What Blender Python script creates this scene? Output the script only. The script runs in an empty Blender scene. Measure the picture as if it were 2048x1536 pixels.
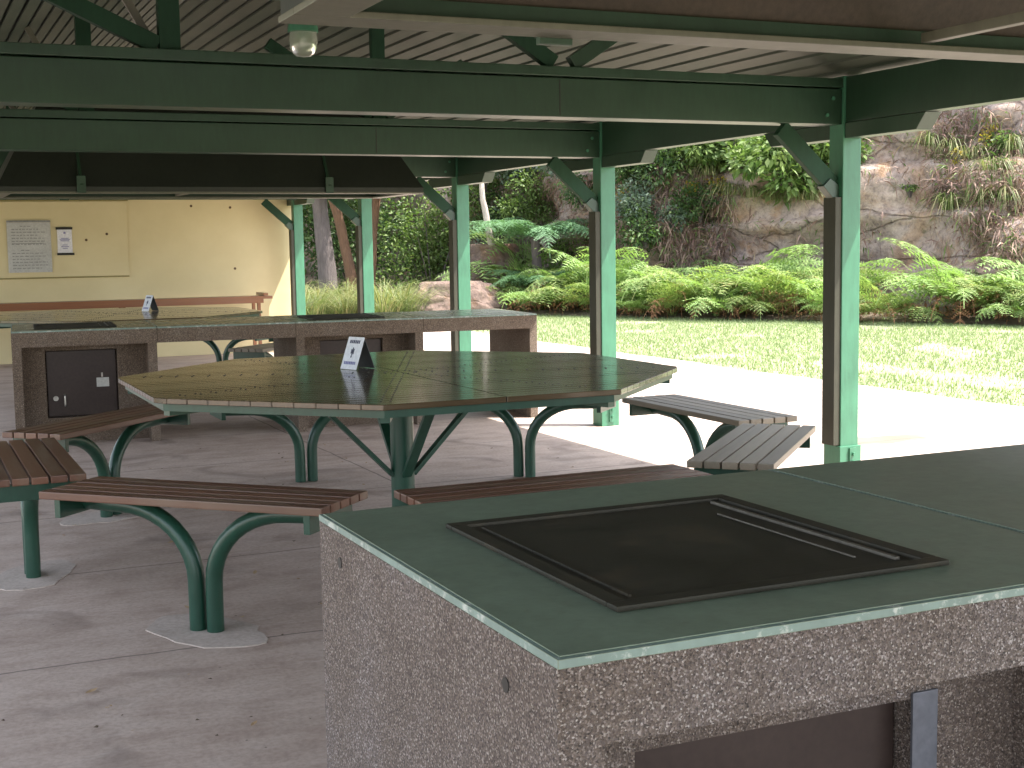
import bpy, bmesh, math, random
from mathutils import Vector, Matrix, noise
from mathutils.bvhtree import BVHTree
R = math.radians
rnd = random.Random(7)
S = bpy.context.scene
COL = S.collection

# ------------------------------------------------------------------ materials
def nd(nt, t, **kw):
    n = nt.nodes.new(t)
    for k, v in kw.items():
        if k in n.inputs: n.inputs[k].default_value = v
        else: setattr(n, k, v)
    return n
def ramp(nt, fac, stops, interp='LINEAR'):
    r = nt.nodes.new('ShaderNodeValToRGB'); r.color_ramp.interpolation = interp
    e = r.color_ramp.elements
    while len(e) > 1: e.remove(e[-1])
    e[0].position = stops[0][0]; e[0].color = (*stops[0][1], 1)
    for p, c in stops[1:]:
        x = e.new(p); x.color = (*c, 1)
    nt.links.new(fac, r.inputs[0]); return r.outputs[0]
def mix(nt, fac, a, b, mode='MIX'):
    m = nt.nodes.new('ShaderNodeMix'); m.data_type = 'RGBA'; m.blend_type = mode
    for s, v in ((m.inputs[0], fac), (m.inputs[6], a), (m.inputs[7], b)):
        if isinstance(v, (int, float)): s.default_value = v
        elif isinstance(v, tuple): s.default_value = (*v, 1)
        else: nt.links.new(v, s)
    return m.outputs[2]
def base(name):
    m = bpy.data.materials.new(name); m.use_nodes = True
    nt = m.node_tree; nt.nodes.clear()
    out = nt.nodes.new('ShaderNodeOutputMaterial'); b = nt.nodes.new('ShaderNodeBsdfPrincipled')
    nt.links.new(b.outputs[0], out.inputs[0])
    return m, nt, b, out
def coords(nt, kind='Object', scale=(1, 1, 1), rot=(0, 0, 0)):
    t = nt.nodes.new('ShaderNodeTexCoord'); mp = nt.nodes.new('ShaderNodeMapping')
    mp.inputs['Scale'].default_value = scale; mp.inputs['Rotation'].default_value = rot
    nt.links.new(t.outputs[kind], mp.inputs[0]); return mp.outputs[0]
def world(nt, scale=(1, 1, 1)):
    t = nt.nodes.new('ShaderNodeNewGeometry'); mp = nt.nodes.new('ShaderNodeMapping')
    mp.inputs['Scale'].default_value = scale
    nt.links.new(t.outputs['Position'], mp.inputs[0]); return mp.outputs[0]
def noi(nt, vec, scale, detail=5, rough=.55, out='Fac', dist=0.):
    n = nd(nt, 'ShaderNodeTexNoise', Scale=scale, Detail=detail, Roughness=rough, Distortion=dist)
    nt.links.new(vec, n.inputs['Vector']); return n.outputs[out]
def bump(nt, b, h, strength=.3, dist=.01):
    n = nd(nt, 'ShaderNodeBump', Strength=strength, Distance=dist)
    nt.links.new(h, n.inputs['Height']); nt.links.new(n.outputs[0], b.inputs['Normal'])
def simple(name, c1, c2, scale=6, rough=.5, bs=.15, bd=.003, metal=0., stretch=(1, 1, 1), fine=60, spec=.5):
    m, nt, b, o = base(name); v = world(nt, stretch)
    n1 = noi(nt, v, scale, 6); n2 = noi(nt, v, fine, 3)
    c = ramp(nt, n1, [(.3, c1), (.7, c2)])
    c = mix(nt, .25, c, ramp(nt, n2, [(.3, tuple(x*.6 for x in c1)), (.7, tuple(min(1, x*1.35) for x in c2))]))
    nt.links.new(c, b.inputs['Base Color']); b.inputs['Metallic'].default_value = metal
    b.inputs['Specular IOR Level'].default_value = spec
    r = nd(nt, 'ShaderNodeMapRange'); nt.links.new(n1, r.inputs[0]); r.inputs[3].default_value = rough*.8; r.inputs[4].default_value = min(1, rough*1.25)
    nt.links.new(r.outputs[0], b.inputs['Roughness'])
    bump(nt, b, n2, bs, bd); return m

def m_aggregate(nm='exposed_aggregate', tint=(.93, .93, .95)):
    m, nt, b, o = base(nm); v = coords(nt)
    vo = nd(nt, 'ShaderNodeTexVoronoi', Scale=400.); nt.links.new(v, vo.inputs['Vector'])
    sp = nd(nt, 'ShaderNodeSeparateColor'); nt.links.new(vo.outputs['Color'], sp.inputs[0])
    c = ramp(nt, sp.outputs[0], [(0, (.03, .025, .024)), (.16, (.09, .07, .058)), (.4, (.155, .122, .098)), (.6, (.125, .105, .10)), (.78, (.22, .18, .15)), (.92, (.34, .30, .28)), (1, (.55, .52, .48))])
    v2 = nd(nt, 'ShaderNodeTexVoronoi', Scale=190.); nt.links.new(v, v2.inputs['Vector'])
    s2 = nd(nt, 'ShaderNodeSeparateColor'); nt.links.new(v2.outputs['Color'], s2.inputs[0])
    c = mix(nt, .16, c, ramp(nt, s2.outputs[1], [(0, (.07, .055, .05)), (.5, (.145, .115, .095)), (1, (.26, .225, .20))]))
    st = noi(nt, v, 3.2, 6, .6)
    c = mix(nt, .6, c, ramp(nt, st, [(.3, (.55, .45, .37)), (.5, (.85, .79, .74)), (.7, (1.05, 1.06, 1.14))]), 'MULTIPLY')
    c = mix(nt, 1., c, tint, 'MULTIPLY')
    nt.links.new(c, b.inputs['Base Color']); b.inputs['Roughness'].default_value = .75
    bump(nt, b, vo.outputs['Distance'], .8, .004); return m
def m_concrete():
    m, nt, b, o = base('worn_concrete'); v = world(nt)
    n1 = noi(nt, v, .7, 8, .62, dist=.6); n2 = noi(nt, v, 5, 8, .65); n3 = noi(nt, v, 55, 4, .6)
    c = ramp(nt, n1, [(.25, (.34, .245, .195)), (.45, (.50, .395, .335)), (.62, (.56, .455, .395)), (.8, (.50, .375, .295))])
    c = mix(nt, .45, c, ramp(nt, n2, [(.3, (.27, .19, .15)), (.5, (.51, .405, .345)), (.72, (.63, .54, .475))]))
    c = mix(nt, .35, c, ramp(nt, n3, [(.3, (.4, .37, .35)), (.6, (1, 1, 1))]), 'MULTIPLY')
    # dark stains
    n4 = noi(nt, v, 1.6, 4, .5, dist=1.2)
    c = mix(nt, ramp(nt, n4, [(.57, (0, 0, 0)), (.72, (.62, .62, .62))]), c, (.15, .11, .09))
    wv = nd(nt, 'ShaderNodeMapping'); nt.links.new(v, wv.inputs[0]); wv.inputs['Scale'].default_value = (1.2, 5, 1); wv.inputs['Rotation'].default_value = (0, 0, .35)
    n5 = noi(nt, wv.outputs[0], 1.4, 6, .6, dist=1.)
    c = mix(nt, .4, c, ramp(nt, n5, [(.35, (.62, .55, .50)), (.6, (1, 1, 1))]), 'MULTIPLY')
    # pits
    vo = nd(nt, 'ShaderNodeTexVoronoi', Scale=9.); nt.links.new(v, vo.inputs['Vector'])
    c = mix(nt, ramp(nt, vo.outputs['Distance'], [(.02, (.8, .8, .8)), (.045, (0, 0, 0))]), c, (.06, .05, .045))
    ds = nd(nt, 'ShaderNodeMapping'); nt.links.new(v, ds.inputs[0]); ds.inputs['Location'].default_value = (-5.95, -7.2, 0)
    ds.vector_type = 'POINT'; ln = nd(nt, 'ShaderNodeVectorMath', operation='MULTIPLY'); nt.links.new(ds.outputs[0], ln.inputs[0]); ln.inputs[1].default_value = (1.0, 2.6, 0)
    l2 = nd(nt, 'ShaderNodeVectorMath', operation='LENGTH'); nt.links.new(ln.outputs[0], l2.inputs[0])
    l3 = nd(nt, 'ShaderNodeMath', operation='MULTIPLY_ADD'); nt.links.new(n2, l3.inputs[0]); l3.inputs[1].default_value = .9; nt.links.new(l2.outputs['Value'], l3.inputs[2])
    c = mix(nt, ramp(nt, l3.outputs[0], [(.78, (.85, .85, .85)), (1.15, (0, 0, 0))]), c, (.13, .09, .06))
    # saw-cut joints with a little wobble
    w = noi(nt, v, 3., 4)
    sx = nd(nt, 'ShaderNodeSeparateXYZ'); nt.links.new(v, sx.inputs[0])
    def joint(sock, off, per, c):
        a = nd(nt, 'ShaderNodeMath', operation='MULTIPLY_ADD'); nt.links.new(w, a.inputs[0]); a.inputs[1].default_value = .035; nt.links.new(sock, a.inputs[2])
        s = nd(nt, 'ShaderNodeMath', operation='SUBTRACT'); nt.links.new(a.outputs[0], s.inputs[0]); s.inputs[1].default_value = off+.017
        p = nd(nt, 'ShaderNodeMath', operation='PINGPONG'); nt.links.new(s.outputs[0], p.inputs[0]); p.inputs[1].default_value = per/2
        f = ramp(nt, p.outputs[0], [(.003, (.7, .7, .7)), (.008, (0, 0, 0))])
        return mix(nt, f, c, (.045, .036, .032))
    c = joint(sx.outputs['Y'], 4.55, 1.3, c); c = joint(sx.outputs['X'], 2.55, 3.2, c)
    nt.links.new(c, b.inputs['Base Color'])
    r = nd(nt, 'ShaderNodeMapRange'); nt.links.new(n2, r.inputs[0]); r.inputs[3].default_value = .5; r.inputs[4].default_value = .85
    nt.links.new(r.outputs[0], b.inputs['Roughness'])
    bump(nt, b, mix(nt, .5, n3, n2), .35, .006); return m
def m_paint(name, c, rough=.45, wear=None, spec=.5, wt=.62):
    m, nt, b, o = base(name); v = world(nt); b.inputs['Specular IOR Level'].default_value = spec
    n1 = noi(nt, v, 4, 6, .6); n2 = noi(nt, v, 90, 3); n3 = noi(nt, world(nt, (7, 7, 1.5)), 5, 5, .6)
    col = ramp(nt, n1, [(.3, tuple(x*.8 for x in c)), (.7, tuple(x*1.12 for x in c))])
    col = mix(nt, .35, col, ramp(nt, n3, [(.3, tuple(x*.6 for x in c)), (.65, tuple(x*1.2 for x in c))]))
    if wear: col = mix(nt, ramp(nt, noi(nt, v, 26, 8, .7), [(wt, (0, 0, 0)), (wt+.08, (.75, .75, .75))]), col, wear)
    nt.links.new(col, b.inputs['Base Color'])
    r = nd(nt, 'ShaderNodeMapRange'); nt.links.new(n1, r.inputs[0]); r.inputs[3].default_value = rough*.75; r.inputs[4].default_value = rough*1.3
    nt.links.new(r.outputs[0], b.inputs['Roughness'])
    bump(nt, b, n2, .12, .003); return m
def m_wood(name, c1, c2, rough, coat=0., grain=(2, 40, 40), bs=.2, streak=None):
    m, nt, b, o = base(name); v = coords(nt, 'Object', grain)
    n1 = noi(nt, v, 1.2, 8, .65, dist=.8); n2 = noi(nt, coords(nt, 'Object', (1.5, 14, 1)), 1.5, 3)
    g = nd(nt, 'ShaderNodeNewGeometry')
    c = ramp(nt, n1, [(.28, c1), (.72, c2)])
    c = mix(nt, .5, c, ramp(nt, g.outputs['Random Per Island'], [(0, tuple(x*.75 for x in c1)), (.5, c1), (1, tuple(x*1.25 for x in c2))]))
    if streak: c = mix(nt, ramp(nt, n2, [(.5, (0, 0, 0)), (.72, (.5, .5, .5))]), c, streak)
    nt.links.new(c, b.inputs['Base Color'])
    b.inputs['Roughness'].default_value = rough
    if coat: b.inputs['Coat Weight'].default_value = coat*.75; b.inputs['Coat Roughness'].default_value = .10
    w = noi(nt, coords(nt, 'Object', (3, 16, 3)), 2.2, 4)
    bump(nt, b, mix(nt, .6, n1, w), bs, .006)
    return m
def m_leaf(name, cols, trans=.35, rough=.5, shade=.0):
    m = bpy.data.materials.new(name); m.use_nodes = True; nt = m.node_tree; nt.nodes.clear()
    out = nt.nodes.new('ShaderNodeOutputMaterial'); b = nt.nodes.new('ShaderNodeBsdfPrincipled'); t = nt.nodes.new('ShaderNodeBsdfTranslucent')
    g = nt.nodes.new('ShaderNodeNewGeometry'); n = noi(nt, world(nt), 2.2, 3)
    a = nd(nt, 'ShaderNodeMath', operation='MULTIPLY_ADD'); nt.links.new(n, a.inputs[0]); a.inputs[1].default_value = .9
    k = nd(nt, 'ShaderNodeMath', operation='MULTIPLY_ADD'); nt.links.new(g.outputs['Random Per Island'], k.inputs[0]); k.inputs[1].default_value = .55; k.inputs[2].default_value = -.22
    nt.links.new(k.outputs[0], a.inputs[2])
    N = len(cols)
    c = ramp(nt, a.outputs[0], [(i/(N-1) if N > 1 else 0, cc) for i, cc in enumerate(cols)])
    nt.links.new(c, b.inputs['Base Color']); b.inputs['Roughness'].default_value = rough; b.inputs['Specular IOR Level'].default_value = .3
    nt.links.new(mix(nt, 1., c, (1.0, 1.15, .6), 'MULTIPLY'), t.inputs[0])
    mx = nt.nodes.new('ShaderNodeMixShader'); mx.inputs[0].default_value = trans
    nt.links.new(b.outputs[0], mx.inputs[1]); nt.links.new(t.outputs[0], mx.inputs[2]); nt.links.new(mx.outputs[0], out.inputs[0]); return m
def m_rock(name='sandstone', tint=(1, 1, 1)):
    m, nt, b, o = base(name); v = world(nt)
    ck = nd(nt, 'ShaderNodeTexVoronoi', Scale=.75); ck.feature = 'DISTANCE_TO_EDGE'
    wp = mix(nt, .22, world(nt, (.55, .55, 1.5)), noi(nt, v, 1.3, 8, .7, out='Color')); nt.links.new(wp, ck.inputs['Vector'])
    crk = ramp(nt, ck.outputs['Distance'], [(.002, (0, 0, 0)), (.016, (1, 1, 1))])
    st = noi(nt, world(nt, (1.2, 1.2, 1.6)), 1.4, 8, .65, dist=.8); n1 = noi(nt, v, .9, 7, .6, dist=.5); n2 = noi(nt, v, 9, 8, .72); n3 = noi(nt, v, 2.1, 6, .6)
    c = ramp(nt, n1, [(.25, (.22, .175, .17)), (.42, (.34, .285, .27)), (.55, (.42, .345, .30)), (.64, (.36, .22, .12)), (.8, (.29, .245, .25))])
    c = mix(nt, .4, c, ramp(nt, st, [(.28, (.18, .145, .14)), (.45, (.36, .30, .28)), (.62, (.48, .43, .39)), (.75, (.30, .24, .22))]))
    c = mix(nt, .75, c, ramp(nt, n2, [(.32, (.22, .19, .19)), (.5, (.8, .76, .74)), (.64, (1.15, 1.1, 1.05))]), 'MULTIPLY')
    c = mix(nt, ramp(nt, n3, [(.56, (0, 0, 0)), (.68, (.7, .7, .7))]), c, (.34, .20, .105))
    c = mix(nt, ramp(nt, noi(nt, v, 3.3, 8, .7), [(.60, (0, 0, 0)), (.68, (.65, .65, .65))]), c, (.07, .085, .03))
    c = mix(nt, .5 if tint[0] == 1 else .15, c, mix(nt, crk, (.3, .25, .22), (1., 1., 1.)), 'MULTIPLY'); c = mix(nt, 1., c, tint, 'MULTIPLY')
    nt.links.new(c, b.inputs['Base Color']); b.inputs['Roughness'].default_value = .9
    bump(nt, b, mix(nt, .3 if tint[0] == 1 else .1, mix(nt, .5, st, n2), crk), 1., .09); return m
def m_ceiling():
    m, nt, b, o = base('ceiling_boards'); v = world(nt)
    g = nd(nt, 'ShaderNodeNewGeometry'); n = noi(nt, world(nt, (1, .4, 1)), 3.5, 6, .6)
    c = ramp(nt, n, [(.3, (.055, .078, .055)), (.7, (.115, .13, .098))])
    c = mix(nt, .4, c, ramp(nt, g.outputs['Random Per Island'], [(0, (.05, .075, .05)), (1, (.145, .15, .12))]))
    nt.links.new(c, b.inputs['Base Color']); b.inputs['Roughness'].default_value = .6
    bump(nt, b, noi(nt, world(nt, (8, 1, 1)), 10, 4), .2, .003); return m
def m_grass():
    m, nt, b, o = base('lawn_soil'); v = world(nt)
    n1 = noi(nt, v, .8, 7, .62); n2 = noi(nt, v, 14, 6, .7)
    c = ramp(nt, n1, [(.3, (.145, .18, .085)), (.5, (.195, .235, .12)), (.63, (.25, .26, .155)), (.75, (.32, .30, .21))])
    c = mix(nt, .5, c, ramp(nt, n2, [(.3, (.14, .17, .06)), (.7, (.42, .42, .24))]))
    nt.links.new(c, b.inputs['Base Color']); b.inputs['Roughness'].default_value = .95
    bump(nt, b, n2, .8, .04); return m
def m_wall():
    m, nt, b, o = base('cream_wall_paint'); v = world(nt)
    n1 = noi(nt, v, 1.3, 6, .6); n2 = noi(nt, v, 120, 3)
    c = ramp(nt, n1, [(.3, (.56, .475, .265)), (.7, (.64, .555, .325))])
    vo = nd(nt, 'ShaderNodeTexVoronoi', Scale=1.9); nt.links.new(v, vo.inputs['Vector'])
    c = mix(nt, ramp(nt, vo.outputs['Distance'], [(.022, (.9, .9, .9)), (.04, (0, 0, 0))]), c, (.10, .06, .03))
    nt.links.new(c, b.inputs['Base Color']); b.inputs['Roughness'].default_value = .6; bump(nt, b, n2, .15, .003); return m
def m_hotplate():
    m, nt, b, o = base('seasoned_steel'); v = coords(nt)
    n1 = noi(nt, v, 5, 8, .65, dist=.5); n2 = noi(nt, coords(nt, 'Object', (5, 80, 5)), 2, 4)
    c = ramp(nt, n1, [(.3, (.018, .016, .010)), (.55, (.034, .030, .020)), (.75, (.075, .056, .032))])
    nt.links.new(c, b.inputs['Base Color']); b.inputs['Metallic'].default_value = .2; b.inputs['Specular IOR Level'].default_value = .35
    r = nd(nt, 'ShaderNodeMapRange'); nt.links.new(n1, r.inputs[0]); r.inputs[3].default_value = .45; r.inputs[4].default_value = .75
    nt.links.new(r.outputs[0], b.inputs['Roughness']); bump(nt, b, n2, .12, .002); return m
def m_glass():
    m, nt, b, o = base('lamp_glass'); v = world(nt)
    b.inputs['Base Color'].default_value = (.50, .58, .46, 1); b.inputs['Roughness'].default_value = .12
    b.inputs['Transmission Weight'].default_value = .65; b.inputs['IOR'].default_value = 1.45
    bump(nt, b, noi(nt, v, 60, 2), .1, .002); return m

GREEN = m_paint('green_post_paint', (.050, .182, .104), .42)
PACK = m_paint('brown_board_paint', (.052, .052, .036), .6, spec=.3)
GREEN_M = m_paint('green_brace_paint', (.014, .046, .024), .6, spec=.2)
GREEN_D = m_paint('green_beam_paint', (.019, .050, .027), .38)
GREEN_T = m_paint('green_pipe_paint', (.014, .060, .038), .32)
TOPP = m_paint('counter_green_paint', (.155, .20, .145), .40, wear=(.125, .14, .10))
TOPE = m_paint('worn_counter_edge', (.18, .25, .22), .5, wear=(.50, .52, .48), wt=.53)
RIMP = m_paint('hood_rim_paint', (.115, .115, .082), .45)
HOODO = m_paint('hood_outer_paint', (.016, .020, .014), .5)
HOODI = simple('sooty_hood_lining', (.034, .028, .019), (.078, .060, .040), 2.5, .6, .2, .004)
AGG = m_aggregate(); AGG_LIT = m_aggregate('wall_lit_aggregate', (.96, .87, .74)); TOPL = m_paint('wall_lit_counter_paint', (.22, .225, .15), .26)  # far counter copies: warm light off the cream wall put into their colours
AGGS = [AGG, AGG_LIT]; CONC = m_concrete(); CEIL = m_ceiling(); ROCK = m_rock('sandstone', (1, .96, .93)); ROCKB = m_rock('boulder_stone', (.50, .42, .38)); WALL = m_wall(); PLATE = m_hotplate(); GLASS = m_glass()
PATCH = simple('grey_cement_patch', (.38, .315, .27), (.50, .425, .375), 7, .85, .4, .004)
DOOR = simple('brown_steel_door', (.028, .018, .016), (.042, .028, .024), 3, .4, .1, .002, .3)
STEEL = simple('dull_steel', (.35, .33, .30), (.5, .48, .44), 20, .4, .1, .001, .8)
GALV = simple('galvanised_sheet', (.12, .13, .155), (.17, .18, .215), 6, .45, .1, .001, .4)
RAIL = simple('greasy_rail', (.10, .09, .075), (.16, .145, .12), 20, .5, .1, .001, .6)
PAPER = simple('white_card', (.62, .62, .66), (.74, .74, .78), 3, .5, .05, .001)
PAPERG = simple('notice_paper', (.38, .38, .36), (.48, .48, .45), 4, .5, .05, .001)
INK = simple('dark_ink', (.05, .05, .09), (.09, .09, .14), 30, .6, .02, .001)
INKB = simple('rust_mark', (.07, .04, .02), (.13, .08, .04), 30, .8, .02, .001)
INKD = simple('shaded_card_back', (.03, .03, .03), (.05, .05, .048), 6, .5, .05, .001)  # dark inside colour of the card, with the shade inside the fold put in
INKV = simple('violet_ink', (.16, .16, .34), (.24, .24, .42), 30, .6, .02, .001)
INKG = simple('grey_ink', (.20, .20, .19), (.28, .28, .27), 30, .6, .02, .001)
BLACK = simple('black_plastic', (.012, .010, .008), (.02, .018, .015), 30, .5, .02, .001)
TABW = m_wood('varnished_table_timber', (.040, .026, .012), (.075, .048, .022), .20, .7, (2, 40, 40), .3, (.02, .014, .008))
TABE = simple('pale_end_grain', (.25, .22, .17), (.36, .33, .26), 40, .7, .3, .002)
BENW = m_wood('red_brown_bench_timber', (.090, .036, .020), (.165, .072, .038), .42, .15, (2, 40, 40), .2, (.20, .15, .10))
BENG = m_wood('weathered_bench_timber', (.17, .14, .10), (.26, .215, .155), .5, .1, (2, 40, 40), .2)
LEDW = m_wood('orange_brown_timber', (.16, .055, .018), (.27, .105, .036), .35, .3, (2, 40, 40), .15)
SOIL = simple('leaf_littered_soil', (.07, .05, .035), (.17, .125, .085), 5, .95, .8, .03, fine=25)
LAWN = m_grass()
BARK = simple('grey_bark', (.055, .042, .04), (.12, .098, .09), 4, .9, .9, .03, stretch=(3, 3, .5), fine=18)
BARKO = simple('orange_bark', (.095, .05, .03), (.17, .09, .05), 4, .9, .8, .03, stretch=(3, 3, .5), fine=18)
BARKP = simple('pale_bark', (.34, .28, .24), (.48, .42, .37), 4, .8, .5, .02, stretch=(3, 3, .5), fine=18)
ROOFM = simple('roof_sheet', (.015, .02, .015), (.02, .03, .02), 3, .5, .1, .003)
L_FERN = m_leaf('fern_green', [(.10, .17, .05), (.17, .26, .085), (.25, .345, .125), (.32, .39, .16)], .4)
L_FERNY = m_leaf('fern_yellowing', [(.13, .19, .06), (.20, .28, .095), (.29, .34, .13), (.36, .30, .13)], .4)
L_DEAD = m_leaf('dead_frond_brown', [(.12, .055, .03), (.24, .115, .06), (.34, .19, .10)], .2, .8)
L_TFERN = m_leaf('tree_fern_green', [(.06, .13, .055), (.11, .21, .10), (.19, .30, .17)], .3)
L_DARK = m_leaf('dark_bush_leaf', [(.018, .036, .014), (.04, .078, .026), (.075, .125, .04), (.14, .19, .07)], .3)
L_SILV = m_leaf('silver_bush_leaf', [(.055, .085, .055), (.12, .165, .115), (.24, .29, .22)], .25)
L_MID = m_leaf('mid_bush_leaf', [(.04, .08, .02), (.09, .15, .04), (.17, .235, .075), (.28, .33, .14)], .35)
L_GOLD = m_leaf('golden_leaf', [(.30, .24, .03), (.45, .36, .05), (.50, .28, .05)], .35)
L_LONG = m_leaf('long_grass_blade', [(.05, .08, .025), (.11, .15, .05), (.22, .22, .10), (.34, .25, .15)], .35)
L_LAWN = m_leaf('lawn_blade', [(.16, .21, .10), (.20, .25, .125), (.245, .285, .155), (.30, .31, .19)], .35)
L_SCRUB = m_leaf('dry_scrub', [(.10, .055, .045), (.19, .11, .09), (.30, .21, .17), (.27, .22, .11)], .15, .8)
L_LITTER = m_leaf('fallen_leaf', [(.30, .17, .09), (.42, .29, .17), (.46, .38, .28)], .1, .7)

# ------------------------------------------------------------------ mesh builder
class MB:
    def __init__(s): s.v = []; s.f = []; s.m = []
    def add(s, vs, fs, mi=0, M=None):
        o = len(s.v)
        s.v += [tuple(M @ Vector(p)) for p in vs] if M else [tuple(p) for p in vs]
        s.f += [tuple(i+o for i in f) for f in fs]; s.m += [mi]*len(fs)
    def box(s, x0, x1, y0, y1, z0, z1, mi=0, M=None):
        vs = [(x, y, z) for x in (x0, x1) for y in (y0, y1) for z in (z0, z1)]
        s.add(vs, [(0, 1, 3, 2), (4, 6, 7, 5), (0, 4, 5, 1), (2, 3, 7, 6), (0, 2, 6, 4), (1, 5, 7, 3)], mi, M); return s
    def prism(s, pts, a, b, axis='y', mi=0, M=None):
        def P(p, t): return {'y': (p[0], t, p[1]), 'x': (t, p[0], p[1]), 'z': (p[0], p[1], t)}[axis]
        n = len(pts); vs = [P(p, a) for p in pts]+[P(p, b) for p in pts]
        fs = [tuple(range(n))[::-1], tuple(range(n, 2*n))]+[(i, (i+1) % n, n+(i+1) % n, n+i) for i in range(n)]
        s.add(vs, fs, mi, M); return s
    def bar(s, a, b, w, h, mi=0, up=(0, 0, 1)):
        a = Vector(a); b = Vector(b); d = b-a; L = d.length; d.normalize()
        r = d.cross(Vector(up)); r.normalize(); u = r.cross(d)
        M = Matrix(((r.x, d.x, u.x, a.x), (r.y, d.y, u.y, a.y), (r.z, d.z, u.z, a.z), (0, 0, 0, 1)))
        return s.box(-w/2, w/2, 0, L, -h/2, h/2, mi, M)
    def tube(s, path, rad, n=12, cap=True, mi=0):
        path = [Vector(p) for p in path]; rads = rad if isinstance(rad, (list, tuple)) else [rad]*len(path)
        d0 = (path[1]-path[0]).normalized(); ref = Vector((1, 0, 0)) if abs(d0.x) < .8 else Vector((0, 1, 0))
        u = (ref-d0*ref.dot(d0)).normalized(); vs = []
        for i, p in enumerate(path):
            d = (path[min(i+1, len(path)-1)]-path[max(i-1, 0)]).normalized()
            u = (u-d*u.dot(d)).normalized(); w = d.cross(u)
            for k in range(n):
                a = 2*math.pi*k/n; vs.append(p+(u*math.cos(a)+w*math.sin(a))*rads[i])
        fs = [(i*n+k, i*n+(k+1) % n, (i+1)*n+(k+1) % n, (i+1)*n+k) for i in range(len(path)-1) for k in range(n)]
        if cap: fs += [tuple(range(n))[::-1], tuple(range((len(path)-1)*n, len(path)*n))]
        s.add(vs, fs, mi); return s
    def lathe(s, prof, c=(0, 0, 0), n=20, mi=0):
        vs = [(c[0]+r*math.cos(2*math.pi*k/n), c[1]+r*math.sin(2*math.pi*k/n), c[2]+z) for r, z in prof for k in range(n)]
        fs = [(i*n+k, i*n+(k+1) % n, (i+1)*n+(k+1) % n, (i+1)*n+k) for i in range(len(prof)-1) for k in range(n)]
        s.add(vs, fs, mi); return s
    def build(s, name, mats, parent=None, bevel=0., smooth=False, loc=None, seg=2):
        me = bpy.data.meshes.new(name); me.from_pydata(s.v, [], s.f)
        for m in (mats if isinstance(mats, (list, tuple)) else [mats]): me.materials.append(m)
        me.polygons.foreach_set('material_index', s.m)
        if bevel:
            bm = bmesh.new(); bm.from_mesh(me)
            bmesh.ops.recalc_face_normals(bm, faces=bm.faces)
            es = [e for e in bm.edges if len(e.link_faces) == 2 and e.calc_face_angle(0) > .5]
            bmesh.ops.bevel(bm, geom=es, offset=bevel, segments=seg, affect='EDGES', profile=.7, clamp_overlap=True)
            bm.to_mesh(me); bm.free()
        if smooth:
            me.polygons.foreach_set('use_smooth', [True]*len(me.polygons))
            try: me.set_sharp_from_angle(angle=R(40))
            except Exception: pass
        me.update()
        o = bpy.data.objects.new(name, me); COL.objects.link(o)
        if parent: o.parent = parent
        if loc: o.location = loc
        return o
def tag(o, label=None, cat=None, group=None, kind=None):
    if label: o['label'] = label
    if cat: o['category'] = cat
    if group: o['group'] = group
    if kind: o['kind'] = kind
    return o
def empty(name, loc=(0, 0, 0), rz=0, **kw):
    o = bpy.data.objects.new(name, None); COL.objects.link(o); o.location = loc; o.rotation_euler = (0, 0, rz)
    o.empty_display_size = .2; return tag(o, **kw)
KIDS = {}
def copy_tree(o, parent=None):
    c = o.copy(); COL.objects.link(c); c.parent = parent
    for ch in [x for x in list(bpy.data.objects) if x.parent == o]: copy_tree(ch, c)
    return c

# ------------------------------------------------------------------ camera
F_PX = 2708.6; PITCH = .103; ROLL = -.0159; YAW = .4257; HC = 1.35
Fv = Vector((math.sin(YAW)*math.cos(PITCH), math.cos(YAW)*math.cos(PITCH), -math.sin(PITCH)))
R0 = Vector((math.cos(YAW), -math.sin(YAW), 0)); U0 = R0.cross(Fv)
Rv = R0*math.cos(ROLL)+U0*math.sin(ROLL); Uv = Rv.cross(Fv)
cam = bpy.data.cameras.new('camera'); co = bpy.data.objects.new('camera', cam); COL.objects.link(co)
co.matrix_world = Matrix(((Rv.x, Uv.x, -Fv.x, 0), (Rv.y, Uv.y, -Fv.y, 0), (Rv.z, Uv.z, -Fv.z, HC), (0, 0, 0, 1)))
cam.sensor_width = 36; cam.lens = F_PX/2048*36; cam.clip_start = .05; cam.clip_end = 2000
S.camera = co
def pray(x, y):
    return (Fv+Rv*((x-1024)/F_PX)+Uv*((768-y)/F_PX)).normalized()

# ------------------------------------------------------------------ setting
def sheet(name, pts, z, m, sub=0):
    mb = MB(); mb.add([(x, y, z) for x, y in pts], [tuple(range(len(pts)))])
    return tag(mb.build(name, m), kind='structure')
sheet('ground', [(-600, -600), (600, -600), (600, 600), (-600, 600)], -.035, LAWN)
edge = [(-9, -8), (8.3, -8)]
for i in range(80):
    y = -8+i*.42
    edge.append((8.08+.10*noise.noise(Vector((0, y*.8, 3)))+.05*noise.noise(Vector((5, y*4, 0)))+max(0, (y-14))*.02, y))
edge += [(8.5, 25.5), (-9, 25.5)]
mb = MB(); mb.prism(edge, -.10, 0, 'z'); tag(mb.build('paving', CONC), kind='structure')
def patch(cx, cy, rx, ry, rot=0., seed=0):
    mb = MB(); pts = []
    for k in range(26):
        a = 2*math.pi*k/26; q = 1+.16*noise.noise(Vector((math.cos(a)*2, math.sin(a)*2, seed)))
        q += .10*noise.noise(Vector((math.cos(a)*5, math.sin(a)*5, seed+4))); x = rx*q*math.cos(a); y = ry*q*math.sin(a); pts.append((cx+x*math.cos(rot)-y*math.sin(rot), cy+x*math.sin(rot)+y*math.cos(rot)))
    mb.prism(pts, -.01, .004, 'z'); tag(mb.build('pavement_patch', PATCH, bevel=.0035), kind='structure')

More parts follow.
